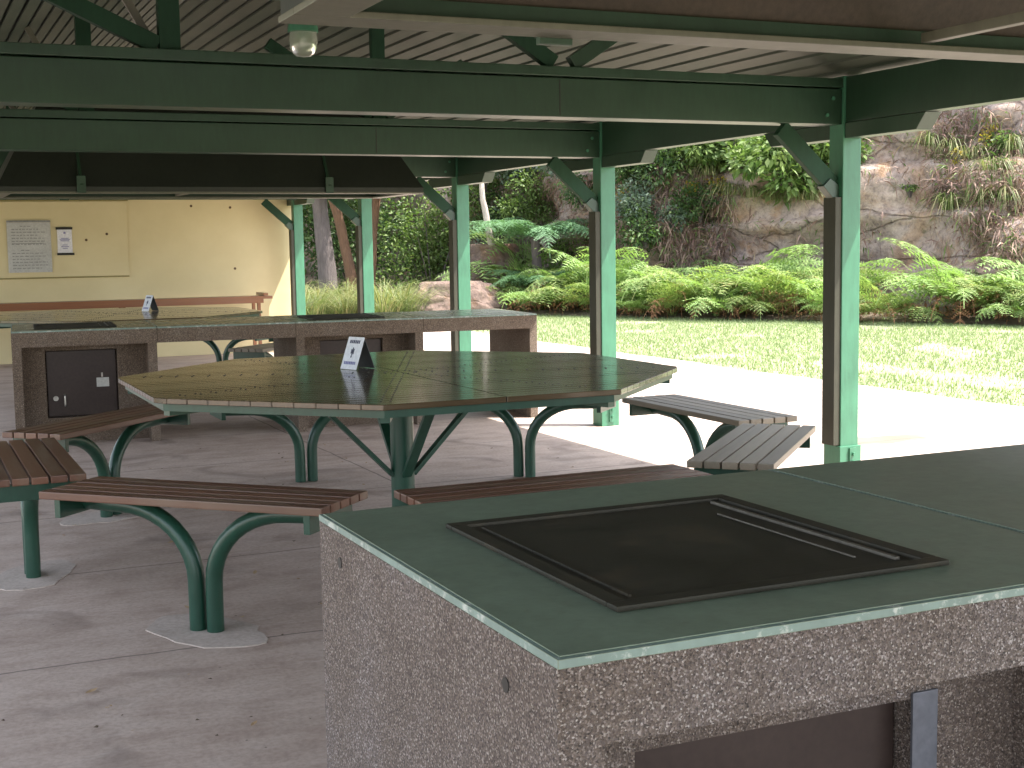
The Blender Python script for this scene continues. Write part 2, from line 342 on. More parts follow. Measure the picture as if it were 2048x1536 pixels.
# ------------------------------------------------------------------ picnic shelter
XP, Y0, SP = 4.76, 6.05, 2.764; XL = -.46; XC = 2.15; EZ = 2.25; SL = .38
sh = empty('picnic_shelter', (XC, 8, 0), label='open green timber picnic shelter with boarded ceiling on square posts', cat='shelter')
inv = Matrix.Translation((-XC, -8, 0))
def shp(mb, name, m, bevel=.004, parent=None, smooth=False):
    mb.v = [(x-XC, y-8, z) for x, y, z in mb.v]
    return mb.build(name, m, parent or sh, bevel, smooth)
YS = [Y0+SP*i for i in range(-2, 5)]
def ceilz(x): return EZ+SL*(XP-abs(x-XC)-XC)
hw = .06
for side in (1, -1):
    px = XP if side > 0 else XL
    for i, y in enumerate(YS):
        if side < 0 and y < 3: continue
        mb = MB(); mb.box(px-hw, px+hw, y-hw, y+hw, .12, ceilz(px)-.03)
        p = shp(mb, 'post', GREEN, .006)
        mb = MB(); mb.box(px-hw-.012, px+hw+.012, y-hw-.012, y+hw+.012, .0, .21)
        p2 = shp(mb, 'post_base', GREEN, .003, p)
        mb = MB(); sx = -side; xa, xb = sorted((px+sx*(hw+.001), px+sx*(hw+.042)))
        mb.box(xa, xb, y-.052, y+.052, .215, 1.575); shp(mb, 'packing_board', PACK, .003, p)
        mb = MB(); mb.box(px-.012, px+.03, y-hw-.022, y-hw-.0125, .03, .20)
        for z in (.07, .12, .165): mb.tube([(px+.01, y-hw-.022, z), (px+.01, y-hw-.036, z)], .010, 6)
        shp(mb, 'bolt_plate', GREEN, 0, p)
        if y > 3 or side > 0:
            # bolster with chamfered ends under the eave beam
            ym = .62
            mb = MB(); mb.prism([(y-ym-.07, 1.972), (y-ym, 1.89), (y+ym, 1.89), (y+ym+.07, 1.972)], px-.05, px+.05, 'x')
            q = MB(); 
            a = MB(); a.prism([(y-ym-.07, 1.972), (y-ym, 1.89), (y-hw, 1.89), (y-hw, 1.972)], px-.05, px+.05, 'x')
            a.prism([(y+hw, 1.972), (y+hw, 1.89), (y+ym, 1.89), (y+ym+.07, 1.972)], px-.05, px+.05, 'x')
            shp(a, 'bolster', GREEN_D, .003)
            # knee brace towards the inside, with its foot block
            s = -side
            mb = MB(); mb.bar((px+s*.43, y, 1.94), (px+s*.09, y, 1.64), .042, .095)
            k = shp(mb, 'knee_brace', GREEN_M, .004)
            mb = MB(); mb.prism([(px+s*hw, 1.56), (px+s*(hw+.03), 1.56), (px+s*(hw+.105), 1.635), (px+s*(hw+.06), 1.675), (px+s*hw, 1.64)], y-.03, y+.03, 'y')
            shp(mb, 'brace_foot', GREEN_D, .003, k)
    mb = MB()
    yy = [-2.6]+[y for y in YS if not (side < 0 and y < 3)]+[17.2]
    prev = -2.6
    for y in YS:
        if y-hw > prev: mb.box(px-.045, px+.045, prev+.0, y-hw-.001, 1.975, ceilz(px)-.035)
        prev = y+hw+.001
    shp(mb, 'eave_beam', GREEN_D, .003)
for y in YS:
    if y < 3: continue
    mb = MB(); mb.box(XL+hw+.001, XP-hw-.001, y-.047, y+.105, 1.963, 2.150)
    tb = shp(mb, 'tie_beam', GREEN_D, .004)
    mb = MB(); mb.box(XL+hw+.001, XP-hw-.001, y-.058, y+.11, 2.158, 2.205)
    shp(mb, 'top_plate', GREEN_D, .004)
    mb = MB(); mb.bar((1.9, y-.05, 2.0), (1.9, y-.05, 2.17), .006, .004); 
    mb = MB(); mb.box(3.0, 3.005, y-.0485, y-.0472, 1.97, 2.145); shp(mb, 'joint_seam', BLACK, 0, tb)
    for bx in (4.60, 4.64):
        mb = MB(); mb.tube([(bx, y-.047, 2.10 if bx > 4.62 else 2.01), (bx, y-.055, 2.10 if bx > 4.62 else 2.01)], .011, 6); shp(mb, 'bolt', GREEN, 0, tb)
    for x0 in (1.14, 3.04):
        mb = MB(); mb.box(x0-.045, x0+.045, y-.03, y+.03, 2.206, ceilz(x0)-.02)
        if x0 < 2 or y > 7: shp(mb, 'truss_post', GREEN_M, .004)
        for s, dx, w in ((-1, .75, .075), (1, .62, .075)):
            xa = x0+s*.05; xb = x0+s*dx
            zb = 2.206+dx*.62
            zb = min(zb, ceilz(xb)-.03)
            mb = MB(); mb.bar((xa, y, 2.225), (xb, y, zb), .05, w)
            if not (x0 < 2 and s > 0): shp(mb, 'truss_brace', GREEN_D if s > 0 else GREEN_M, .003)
        mb = MB(); mb.bar((x0-.06, y+.05, 2.23), (x0-.32, y+.05, ceilz(x0-.32)-.03), .02, .035)
        if x0 < 2: shp(mb, 'truss_rod', RIMP, .002)
# ceiling boards on both slopes, running along the shelter
mb = MB(); W = .100; n = int((XP+.36-XC)/W)+1
for side in (1, -1):
    for i in range(n):
        a = XC+side*(i*W+.0125); b = XC+side*((i+1)*W-.0125)
        z = lambda x: ceilz(x)
        x0, x1 = min(a, b), max(a, b)
        mb.add([(x0, -2.7, z(x0)), (x1, -2.7, z(x1)), (x1, 17.5, z(x1)), (x0, 17.5, z(x0)), (x0, -2.7, z(x0)+.016), (x1, -2.7, z(x1)+.016), (x1, 17.5, z(x1)+.016), (x0, 17.5, z(x0)+.016)],
               [(0, 3, 2, 1), (4, 5, 6, 7), (0, 1, 5, 4), (3, 7, 6, 2), (0, 4, 7, 3), (1, 2, 6, 5)])
ceil = shp(mb, 'ceiling', CEIL, 0)
mb = MB(); e = XP+.36
for side in (1, -1):
    xe = XC+side*(e-XC)
    mb.add([(XC, -2.75, ceilz(XC)+.02), (xe, -2.75, ceilz(xe)+.02), (xe, 17.6, ceilz(xe)+.02), (XC, 17.6, ceilz(XC)+.02),
            (XC, -2.75, ceilz(XC)+.06), (xe, -2.75, ceilz(xe)+.06), (xe, 17.6, ceilz(xe)+.06), (XC, 17.6, ceilz(XC)+.06)],
           [(0, 3, 2, 1), (4, 5, 6, 7), (0, 1, 5, 4), (3, 7, 6, 2), (1, 2, 6, 5), (0, 4, 7, 3)])
shp(mb, 'roof', ROOFM, 0)

# cream wall closing the far end
wl = empty('end_wall', (XC, 17.4, 0), label='cream painted wall closing the far end of the shelter', cat='wall')
mb = MB(); mb.prism([(XL-XC, 0), (4.80-XC, 0), (4.80-XC, 2.17), (0, ceilz(XC)-.02), (XL-XC, 2.17)], 0, .16, 'y'); mb.build('wall_face', WALL, wl, .004)
mb = MB(); mb.box(-.75-XC, 2.67-XC, -.022, -.001, 1.04, 1.95); 
bp = mb.build('wall_panel', WALL, wl, .003)
tag(bp, 'raised cream board behind the notices')
mb = MB(); mb.box(-.75-XC, 2.69-XC, -.028, -.001, 1.955, 1.968); mb.box(-.75-XC, 2.67-XC, -.028, -.001, 1.022, 1.035)
mb.build('panel_trim', simple('olive_trim', (.22, .18, .06), (.30, .25, .09), 8), wl, .002)
for px, py in ((460, 415), (470, 537), (172, 480), (213, 468), (382, 412)):
    d = pray(px, py); q = Vector((0, 0, HC))+d*(17.4/d.y); mb = MB()
    q -= Vector((XC, 17.4, 0)); mb.tube([(q.x, -.0255 if q.x < .5 and q.z > 1.04 and px < 250 else -.003, q.z), (q.x, .01, q.z)], .017, 10); mb.build('screw_hole', INKB, wl)
# notices
nb = empty('notice', (1.51, 17.365, 1.40), label='large faded grey notice sheet of small print on the cream wall', cat='notice')
mb = MB(); mb.box(-.25, .25, -.008, .012, -.30, .30); mb.build('sheet', PAPERG, nb, .001)
mb = MB(); mb.box(-.25, .25, -.012, -.0085, .302, .325); mb.build('top_clip', INKG, nb)
mb = MB()
for k in range(15):
    z = .25-k*.036; w = (.10 if k in (0, 8) else .15+.05*rnd.random())
    if k in (7,): continue
    x = -.20 if k not in (0, 8) else -.1
    while x < -.2+2*w:
        l = .02+.03*rnd.random(); mb.box(x, min(x+l, .2), -.0105, -.0085, z, z+.010); x += l+.012
mb.box(-.2, .16, -.0105, -.0085, .045, .052)
mb.build('printed_text', INKG, nb)
nc = empty('notice', (1.92, 17.365, 1.47), label='small white notice between two black strips on the cream wall', cat='notice')
mb = MB(); mb.box(-.085, .085, -.006, .012, -.14, .14); mb.build('sheet', PAPER, nc, .001)
mb = MB(); mb.box(-.10, .095, -.016, .012, .141, .17); mb.box(-.095, .105, -.016, .012, -.17, -.141); mb.build('black_strip', BLACK, nc, .003)
mb = MB(); mb.box(-.012, .012, -.009, -.0065, .09, .115)
for z, w in ((.03, .045), (.015, .06), (0, .05), (-.05, .03), (-.07, .045), (-.09, .03)): mb.box(-w, w, -.009, -.0065, z, z+.008)
mb.build('printed_text', INKV, nc)
# long timber ledge bench by the wall
lb = empty('wall_bench', (1.9, 16.95, 0), label='long orange-brown slatted timber bench along the cream wall', cat='bench')
mb = MB()
for k in range(4): mb.box(-3.1, 2.42, -.17+k*.09, -.17+k*.09+.08, .715, .75)
mb.build('seat', LEDW, lb, .004)
mb = MB(); mb.box(-3.1, 2.30, -.195, -.172, .665, .752); mb.build('apron', LEDW, lb, .004)
for x in (-2.2, -.9, .6, 2.25):
    mb = MB(); mb.box(x-.02, x+.02, -.16, -.12, 0, .714); mb.box(x-.02, x+.02, .12, .16, 0, .714); mb.box(x-.02, x+.02, -.119, .119, .66, .713)
    mb.build('leg', LEDW, lb, .003)
mb = MB(); mb.box(2.30, 2.36, -.19, .19, .755, .79); mb.build('end_batten', LEDW, lb, .004)

# ------------------------------------------------------------------ barbecue counters
def counter(loc, rz, H, label, AGG=AGG, TOPP=TOPP, jamb=False):
    c = empty('barbecue_counter', loc, rz, label=label, cat='barbecue counter')
    D = .96; T = .10; L = 3.83; hb = H-.014; t0 = H-.014-T
    def unit(x0):
        mb = MB()
        mb.box(x0, x0+.062, 0, D, 0, hb if x0 == 0 else t0); mb.box(x0+.90, x0+.962, 0, D, 0, t0-.001)
        mb.box(x0+.0625, x0+.8995, D-.06, D-.001, 0, t0-.001)
        # recessed front with a door opening
        yr, yt = .20, .27
        mb.box(x0+.0625, x0+.215, yr, yt, 0, t0-.002); mb.box(x0+.70, x0+.8995, yr, yt, 0, t0-.002)
        mb.box(x0+.2151, x0+.6999, yr, yt, .655, t0-.002); mb.box(x0+.2151, x0+.6999, yr, yt, 0, .18)
        b = mb.build('cabinet', AGG, c)
        if jamb: mb = MB(); mb.box(x0+.694, x0+.742, yr-.006, yr-.0005, .17, .665); mb.build('jamb_plate', GALV, c, .001)
        mb = MB(); mb.box(x0+.222, x0+.693, yr+.035, yr+.05, .187, .648); d = mb.build('door', DOOR, c, .003)
        mb = MB(); mb.tube([(x0+.335, yr+.035, .26), (x0+.335, yr+.008, .27), (x0+.335, yr+.004, .30), (x0+.335, yr+.008, .33), (x0+.335, yr+.035, .34)], .006, 8)
        mb.build('handle', STEEL, d, 0, True)
        mb = MB(); mb.tube([(x0+.275, yr+.035, .315), (x0+.275, yr+.024, .315)], .018, 14); mb.build('lock', STEEL, d)
        mb = MB(); mb.box(x0+.555, x0+.64, yr+.032, yr+.0345, .385, .45); mb.build('door_label', PAPERG, d)
        mb = MB(); mb.box(x0+.588, x0+.60, yr+.03, yr+.0345, .455, .485); mb.build('latch', STEEL, d)
        return b
    def plate(x0, y0, w, d):
        mb = MB(); z = H
        mb.box(x0, x0+w, y0, y0+.028, z+.001, z+.009); mb.box(x0, x0+w, y0+d-.028, y0+d, z+.001, z+.009)
        mb.box(x0, x0+.028, y0+.0281, y0+d-.0281, z+.001, z+.009); mb.box(x0+w-.028, x0+w, y0+.0281, y0+d-.0281, z+.001, z+.009)
        h = mb.build('hotplate', PLATE, c, .003)
        mb = MB(); mb.box(x0+.0285, x0+w-.0285, y0+.0285, y0+d-.0285, z-.002, z+.004)
        mb.box(x0+.045, x0+.050, y0+.05, y0+d-.05, z+.0042, z+.008)
        mb.build('cooking_surface', PLATE, h, .001)
        mb = MB(); mb.box(x0+w-.058, x0+w-.050, y0+.05, y0+d-.05, z+.0042, z+.009); mb.box(x0+w-.102, x0+w-.098, y0+.09, y0+d-.14, z+.0042, z+.007)
        mb.build('grease_rail', RAIL, h, .001)
    unit(0); unit(1.95)
    mb = MB(); mb.box(3.77, 3.83, 0, D, 0, hb); mb.build('end_leg', AGG, c)
    # slab tops (aggregate edge) and painted surface, in lengths with open joints
    for a, b in ((0, .9645), (.9675, 1.948), (1.951, 2.914), (2.917, 3.83)):
        mb = MB(); mb.box(a if a else .062, b if b < 3.8 else 3.77, 0, D, t0, hb); mb.build('slab', AGG, c)
        mb = MB(); mb.box(a, b, -.003, D+.003, hb+.0005, H-.002, 1); mb.box(a+.006, b-.006, .005, D-.005, H-.0018, H, 0)
        mb.build('painted_top', [TOPP, TOPE], c, .0012)
    plate(.152, .132, .552, .598); plate(1.95+.152, .132, .552, .598)
    for y, z in ((.145, H-.075), (.84, H-.065)):
        mb = MB(); mb.tube([(-.0015, y, z), (.004, y, z)], .010, 12)
        mb.build('fixing_hole', BLACK, c)
    return c
counter((.671, 1.367, 0), 0, .874, 'long pebbled concrete barbecue counter with green painted top, closest to the camera', jamb=True)
counter((.70, 9.78, 0), R(-4.5), .812, 'long pebbled concrete barbecue counter behind the octagonal table, under the dark hood', AGG_LIT, TOPL)

# ------------------------------------------------------------------ hoods
def hood(loc, label):
    h = empty('extraction_hood', loc, label=label, cat='hood')
    L, D, z = 3.07, 1.03, 1.745; fl = .10
    mb = MB()
    mb.box(0, L, 0, fl, z, z+.012); mb.box(0, L, D-fl, D, z, z+.012); mb.box(0, fl, fl+.0005, D-fl-.0005, z, z+.012); mb.box(L-fl, L, fl+.0005, D-fl-.0005, z, z+.012)
    mb.build('rim', RIMP, h, .002)
    mb = MB(); mb.box(1.36, 1.385, fl, D-fl, z+.014, z+.035); mb.build('cross_bar', RIMP, h, .002)
    def shell(inset, z0, z1, z2, t, name, m):
        k = inset; a = .34
        r0 = [(k, k, z0), (L-k, k, z0), (L-k, D-k, z0), (k, D-k, z0)]
        r1 = [(x, y, z1) for x, y, _ in r0]
        r2 = [(k+a, k+a, z2), (L-k-a, k+a, z2), (L-k-a, D-k-a, z2), (k+a, D-k-a, z2)]
        vs = r0+r1+r2; fs = []
        for q in (0, 4):
            for i in range(4): fs.append((q+i, q+(i+1) % 4, q+4+(i+1) % 4, q+4+i))
        fs.append((8, 9, 10, 11))
        mb = MB(); mb.add(vs, fs); return mb.build(name, m, h)
    shell(.004, z+.0125, z+.045, 2.42, 0, 'cowl', HOODO)
    shell(.03, z+.0126, z+.05, 2.39, 0, 'lining', HOODI)
    mb = MB()
    x0, x1, y0, y1 = .05, L-.05, .05, D-.05
    for a in ((x0, x1, y0-.012, y0), (x0, x1, y1, y1+.012), (x0-.012, x0, y0, y1), (x1, x1+.012, y0, y1)): mb.box(*a, z+.0127, z+.048)
    mb.build('inner_band', GREEN_D, h)
    for x in (.55, 2.32):
        mb = MB(); mb.bar((x, -.004, z+.05), (x, .30, 2.28), .03, .02, up=(1, 0, 0)); mb.box(x-.03, x+.03, -.012, -.001, z+.002, z+.12)
        mb.build('hanging_strap', GREEN_D, h, .002)
        mb = MB(); mb.bar((x, D+.004, z+.05), (x, D-.30, 2.28), .03, .02, up=(1, 0, 0)); mb.box(x-.035, x+.035, D+.001, D+.02, z-.012, z+.05)
        mb.build('hanging_strap', GREEN_D, h, .002)
    return h
hood((.645, 1.37, 0), 'dark metal cooking hood with pale rim overhead, above the closest counter')
hood((.66, 9.80, 0), 'dark metal cooking hood above the far counter in front of the cream wall')

# lamp
lp = empty('jar_lamp', (1.58, 5.5, 2.14), label='green capped glass jar lamp hanging beside the hood corner', cat='lamp')
mb = MB(); mb.lathe([(.001, .19), (.022, .188), (.028, .17), (.055, .13), (.062, .10), (.062, .085), (.001, .085)], n=22); mb.build('cap', GREEN, lp, 0, True)
mb = MB(); mb.lathe([(.056, .083), (.058, .05), (.056, .02), (.045, 0), (.03, -.012), (.001, -.016)], n=22); mb.build('glass_jar', GLASS, lp, 0, True)
mb = MB(); mb.lathe([(.001, .075), (.014, .07), (.022, .045), (.018, .025), (.001, .015)], n=14); mb.build('bulb', PAPER, lp, 0, True)
mb = MB(); mb.tube([(0, 0, .19), (0, 0, .82)], .009, 8); mb.build('stem', GREEN, lp)

# ------------------------------------------------------------------ tables
def octagon(r, a0=22.5): return [(r*math.cos(R(a0+45*k)), r*math.sin(R(a0+45*k))) for k in range(8)]
def clip_span(r, y):
    ap = r*math.cos(R(22.5)); x = ap
    if abs(y) > ap*math.tan(R(22.5)): x = min(x, ap*math.sqrt(2)-abs(y))
    return x
def table(loc, label):
    t = empty('octagonal_table', loc, label=label, cat='table')
    r = 1.30; ap = r*math.cos(R(22.5)); mb = MB(); w = .0665; n = 36; H = .769
    w = 2*ap/n
    for i in range(n):
        y0 = -ap+i*w+.0013; y1 = -ap+(i+1)*w-.0013
        X0, X1 = clip_span(r, y0), clip_span(r, y1); dz = .0004*math.sin(i*5.1)
        # split at the middle joint
        for a0, b0, a1, b1 in ((-X0, -.0015, -X1, -.0015), (.0015, X0, .0015, X1)):
            mb.add([(a0, y0, H-.022), (b0, y0, H-.022), (b1, y1, H-.022), (a1, y1, H-.022), (a0, y0, H+dz), (b0, y0, H+dz), (b1, y1, H+dz), (a1, y1, H+dz)],
                   [(0, 3, 2, 1), (4, 5, 6, 7), (0, 1, 5, 4), (2, 3, 7, 6), (1, 2, 6, 5), (0, 4, 7, 3)])
    tp = mb.build('tabletop', TABW, t, .002, seg=1)
    mb = MB()
    for k in range(8):
        a = R(22.5+45*k)
        for j in range(1, 17):
            q = j/17*r*.96
            for off in (-.018, .018):
                x = q*math.cos(a)-off*math.sin(a); y = q*math.sin(a)+off*math.cos(a)
                mb.tube([(x, y, H-.001), (x, y, H+.0018)], .0042, 6)
    mb.build('screw_heads', BLACK, tp)
    ro = octagon(r-.035); ri = octagon(r-.043); mb = MB()
    for k in range(8):
        a, b = ro[k], ro[(k+1) % 8]; c, d = ri[k], ri[(k+1) % 8]
        mb.add([(*a, H-.054), (*b, H-.054), (*d, H-.054), (*c, H-.054), (*a, H-.023), (*b, H-.023), (*d, H-.023), (*c, H-.023)],
               [(0, 3, 2, 1), (4, 5, 6, 7), (0, 1, 5, 4), (2, 3, 7, 6), (1, 2, 6, 5), (0, 4, 7, 3)])
    mb.build('rim', GREEN_T, t)
    mb = MB()
    for k in range(4):
        a = R(22.5+45*k); x, y = (r-.05)*math.cos(a), (r-.05)*math.sin(a)
        mb.bar((-x, -y, H-.054-.0005*k), (x, y, H-.054-.0005*k), .04, .04)
    mb.build('cross_frame', GREEN_T, t)
    mb = MB(); mb.tube([(0, 0, 0), (0, 0, H-.08)], .055, 24); mb.lathe([(.001, .012), (.11, .012), (.12, .004), (.12, 0)], n=24); mb.build('column', GREEN_T, t, 0, True)
    for k in range(4):
        a = R(90*k); c, s = math.cos(a), math.sin(a)
        mb = MB(); mb.bar((.05*c, .05*s, .29), (.44*c, .44*s, H-.078), .045, .02); mb.build('brace', GREEN_T, t, .002)
    return t
TC = (2.108, 5.898, 0); TF = (1.90, 12.9, 0)
table(TC, 'varnished octagonal timber table in the centre, ringed by benches')
table(TF, 'varnished octagonal timber table half hidden behind the far counter')
def card(loc, rz, label):
    c = empty('tent_card', loc, rz, label=label, cat='sign')
    h, w, d = .150, .120, .058
    for s, nm in ((-1, 'front_panel'), (1, 'rear_panel')):
        mb = MB(); mb.add([(-w/2, s*d, 0), (w/2, s*d, 0), (w/2, 0, h), (-w/2, 0, h), (-w/2, s*(d-.003), 0), (w/2, s*(d-.003), 0), (w/2, 0, h-.006), (-w/2, 0, h-.006)],
                          [(0, 1, 2, 3), (7, 6, 5, 4), (0, 3, 7, 4), (1, 5, 6, 2), (0, 4, 5, 1)])
        p = mb.build(nm, PAPER if s < 0 else INKD, c)
        if s < 0:
            def q(mb, u0, u1, v0, v1, mi=0):
                P = lambda u, v, o: (u*w/2, -d*(1-v)-o*.92, v*h+o*.38)
                mb.add([P(u0, v0, .0015), P(u1, v0, .0015), P(u1, v1, .0015), P(u0, v1, .0015), P(u0, v0, .0002), P(u1, v0, .0002), P(u1, v1, .0002), P(u0, v1, .0002)],
                       [(0, 1, 2, 3), (0, 4, 5, 1), (1, 5, 6, 2), (2, 6, 7, 3), (3, 7, 4, 0)], mi)
            mb = MB(); u = -.66
            for wd in (.17, .12, .19, .14, .16, .13): q(mb, u, u+wd, .80, .90); u += wd+.07
            for dx in (-.16, -.02, .12): q(mb, -.05+dx, .04+dx, .42+abs(dx)*.4, .68-abs(dx)*.4)
            q(mb, -.20, .16, .50, .58); q(mb, -.1, .02, .36, .42)
            mb.build('printed_heading', INK, p)
            mb = MB(); u = -.72
            for wd in (.15, .18, .11, .20, .14, .16, .10): q(mb, u, u+wd, .15, .24); u += wd+.06
            mb.build('printed_footer', INKV, p)
    return c
card((1.99, 6.17, .771), R(-70), 'white folded tent card standing on the central octagonal table')
card((2.20, 13.15, .771), R(-68), 'white folded tent card standing on the far octagonal table by the wall')

# ------------------------------------------------------------------ benches
def bench_proto(wood):
    b = empty('bench', (0, 0, 0)); L = 1.13; W = .345; H = .50
    mb = MB(); sw = W/5
    for i in range(5): mb.box(-L/2, L/2, -W/2+i*sw+.004, -W/2+(i+1)*sw-.004, H-.028, H+.001*math.sin(i*3))
    mb.build('seat', wood, b, .004)
    for s in (-1, 1):
        mb = MB(); mb.box(s*.50-.012, s*.50+.012, -W/2+.02, W/2-.02, H-.095, H-.029)
        mb.build('seat_bracket', GREEN_T, b, .002)
    for s in (-1, 1):
        pts = [(s*.036, 0, 0), (s*.036, 0, .10), (s*.037, 0, .18)]
        for k in range(1, 11):
            a = R(90*k/10); pts.append((s*(.037+.30*(1-math.cos(a))), 0, .18+.255*math.sin(a)))
        pts += [(s*.42, 0, .438), (s*.488, 0, .44)]
        mb = MB(); mb.tube(pts, .0305, 14); mb.build('leg', GREEN_T, b, 0, True)
    return b
protoA = bench_proto(BENW); protoB = bench_proto(BENG); used = set()
def bench(c, k, proto, label, rad=1.65, grp='benches round the central table', pt=True):
    a = R(45*k); o = proto if proto not in used else copy_tree(proto)
    used.add(proto); x, y = c[0]+rad*math.cos(a), c[1]+rad*math.sin(a)
    o.location = (x, y, .004); o.rotation_euler = (0, 0, a+math.pi/2); tag(o, label, 'bench', grp)
    if pt and k in (3, 4, 5): patch(x, y, .23+.05*rnd.random(), .15, a+1.2, x*3)
bench(TC, 5, protoA, 'closest red-brown slatted bench, its green Y leg standing in a grey patch')
bench(TC, 4, protoA, 'red-brown slatted bench cut by the left frame edge, seen end-on')
bench(TC, 3, protoA, 'red-brown slatted bench at back left, before the brown cabinet door')
bench(TC, 2, protoA, 'bench behind the central table, its pipe legs left of the table column')
bench(TC, 1, protoA, 'bench behind the table at right, its twin pipe legs right of the table column')
bench(TC, 6, protoA, 'red-brown slatted bench just behind the back edge of the closest counter')
bench(TC, 0, protoB, 'grey-brown weathered bench at far right of the table, against the sunlit paving')
bench(TC, 7, protoB, 'grey-olive slatted bench end showing above the counter, left of the closest post')
G2 = 'benches round the far table'
bench(TF, 1, protoA, 'dark bench legs seen through the open gap of the far counter', grp=G2, pt=False)
bench(TF, 0, protoB, 'pale bench end seen through the far counter gap, right of the dark legs', grp=G2, pt=False)
bench(TF, 7, protoB, 'bench mostly hidden behind the right part of the far counter', grp=G2, pt=False)
for a in ((1.25, 7.1, .5, .25, .2, 9),): pass

# small litter on the floor
def leaf(x, y, s, a, label):
    mb = MB(); pts = [(-1, 0, .02), (-.5, .3, .10), (.2, .38, .16), (1, .02, .25), (.3, -.33, .12), (-.5, -.27, .05)]
    mb.add([(p[0]*s, p[1]*s, .004+p[2]*s) for p in pts]+[(0, 0, .004)], [(0, 1, 6), (1, 2, 6), (2, 3, 6), (3, 4, 6), (4, 5, 6), (5, 0, 6)])
    o = mb.build('fallen_leaf', L_LITTER, loc=(x, y, 0)); o.rotation_euler = (0, 0, a)
    tag(o, label, 'leaf', 'fallen leaves on the paving')
for x, y, s, a, l in ((1.11, 6.26, .035, .3, 'curled brown leaf on the paving between the two left bench legs'),
                      (1.30, 5.49, .024, 1.2, 'small pale leaf on the paving right of the nearest Y leg'),
                      (.94, 5.06, .026, 2., 'pale straw-coloured leaf on the paving left of the nearest bench leg'),
                      (.86, 3.71, .018, .8, 'tiny dark curled leaf on the bare paving near the lower frame edge'),
                      (.48, 4.22, .024, .5, 'thin brown leaf on the paving near the left frame edge'),
                      (2.9, 6.9, .04, .2, 'dry leaf on the shaded paving beneath the right of the central table')):
    leaf(x, y, s, a, l)

mb = MB(); r_ = random.Random(31)
for k in range(380):
    x = r_.uniform(0, 4.2); y = r_.uniform(2.8, 9.2); q = r_.choice((.003, .004, .006, .010)); a = r_.uniform(0, 6.28); z = .003
    pts = [(x+q*math.cos(a+t)*r_.uniform(.6, 1.3), y+q*math.sin(a+t)*r_.uniform(.3, 1.), z+r_.uniform(0, q*.8)) for t in (0, 1.3, 2.6, 4, 5.2)]
    mb.add(pts, [(0, 1, 2, 3, 4)], 0 if r_.random() < .5 else 1)
tag(mb.build('grit', [L_LITTER, SOIL]), 'grit and leaf crumbs scattered over the shaded paving', 'grit', kind='stuff')

# ------------------------------------------------------------------ bank and cliff
PL = [(-14, 38), (-4, 39), (4, 38), (8.5, 35), (11.2, 30), (12.7, 26), (13.9, 23.2), (15.9, 20.2), (17.6, 17.2), (19.6, 13), (22.5, 7), (26, 0)]
cum = [0]
for i in range(1, len(PL)): cum.append(cum[-1]+math.dist(PL[i], PL[i-1]))
def line(u):
    u = max(0, min(cum[-1]-1e-4, u)); i = 0
    while cum[i+1] < u: i += 1
    t = (u-cum[i])/(cum[i+1]-cum[i]); a, b = PL[i], PL[i+1]
    d = Vector((b[0]-a[0], b[1]-a[1], 0)).normalized()
    return Vector((a[0]+(b[0]-a[0])*t, a[1]+(b[1]-a[1])*t, 0)), d
def lsm(u):
    p = Vector((0, 0, 0)); d = Vector((0, 0, 0))
    for k in (-1.6, -.8, 0, .8, 1.6):
        q, e = line(u+k); p += q; d += e
    return p/5, (d/5).normalized()
def cliffp(u, z):
    p, d = lsm(u); nrm = Vector((d.y, -d.x, 0)) * 1.0   # towards the bank (away from the shelter)
    if nrm.dot(p) < 0: nrm = -nrm
    back = z*.34
    q = Vector((u*.35, z*.5, 1.7)); D = 1.1*noise.noise(q)+.45*noise.noise(q*2.7)+.18*noise.noise(q*7)
    # strata: ledges that step in and out with height
    zz = z*1.05+.35*noise.noise(Vector((u*.25, 0, 9)))+.1*noise.noise(Vector((u*1.1, z, 4)))
    fr = zz-math.floor(zz); step = (fr**3)*.26-.06*(1 if fr < .10 else 0)
    blk = noise.noise(Vector((math.floor(u*.55+.3*math.sin(math.floor(zz)*4)), math.floor(zz), 7)))*.38
    r = .07*noise.noise(Vector((u*3.1, z*6, 2)))
    return p+nrm*(back-D-step*.9+blk+r)+Vector((0, 0, z-.1))
mb = MB(); NU, NZ = 420, 60; us = [6+(cum[-1]-8)*i/NU for i in range(NU+1)]
zs = [7.5*j/NZ for j in range(NZ+1)]
vs = [cliffp(u, z) for z in zs for u in us]
# a top that runs back, so the bank is solid ground and not a card
top = []
for u in us:
    p = cliffp(u, 7.5); q, d = lsm(u); nrm = Vector((d.y, -d.x, 0)); nrm = nrm if nrm.dot(q) > 0 else -nrm
    top.append(p+nrm*14+Vector((0, 0, 3)))
vs += top
W_ = NU+1
fs = [(j*W_+i, j*W_+i+1, (j+1)*W_+i+1, (j+1)*W_+i) for j in range(NZ+1) for i in range(NU)]
mb.add(vs, fs); cl = mb.build('rock_bank', ROCK, smooth=False); tag(cl, kind='structure'); cl['label'] = 'tan and grey sandstone bank'
cl.data.polygons.foreach_set('use_smooth', [True]*len(cl.data.polygons))
bvh = BVHTree.FromPolygons([Vector(v) for v in mb.v], mb.f)
EYE = Vector((0, 0, HC))
def hit(x, y):
    d = pray(x, y); h = bvh.ray_cast(EYE, d)
    if h[0] is None: return EYE+d*30, d
    return h[0], h[1]
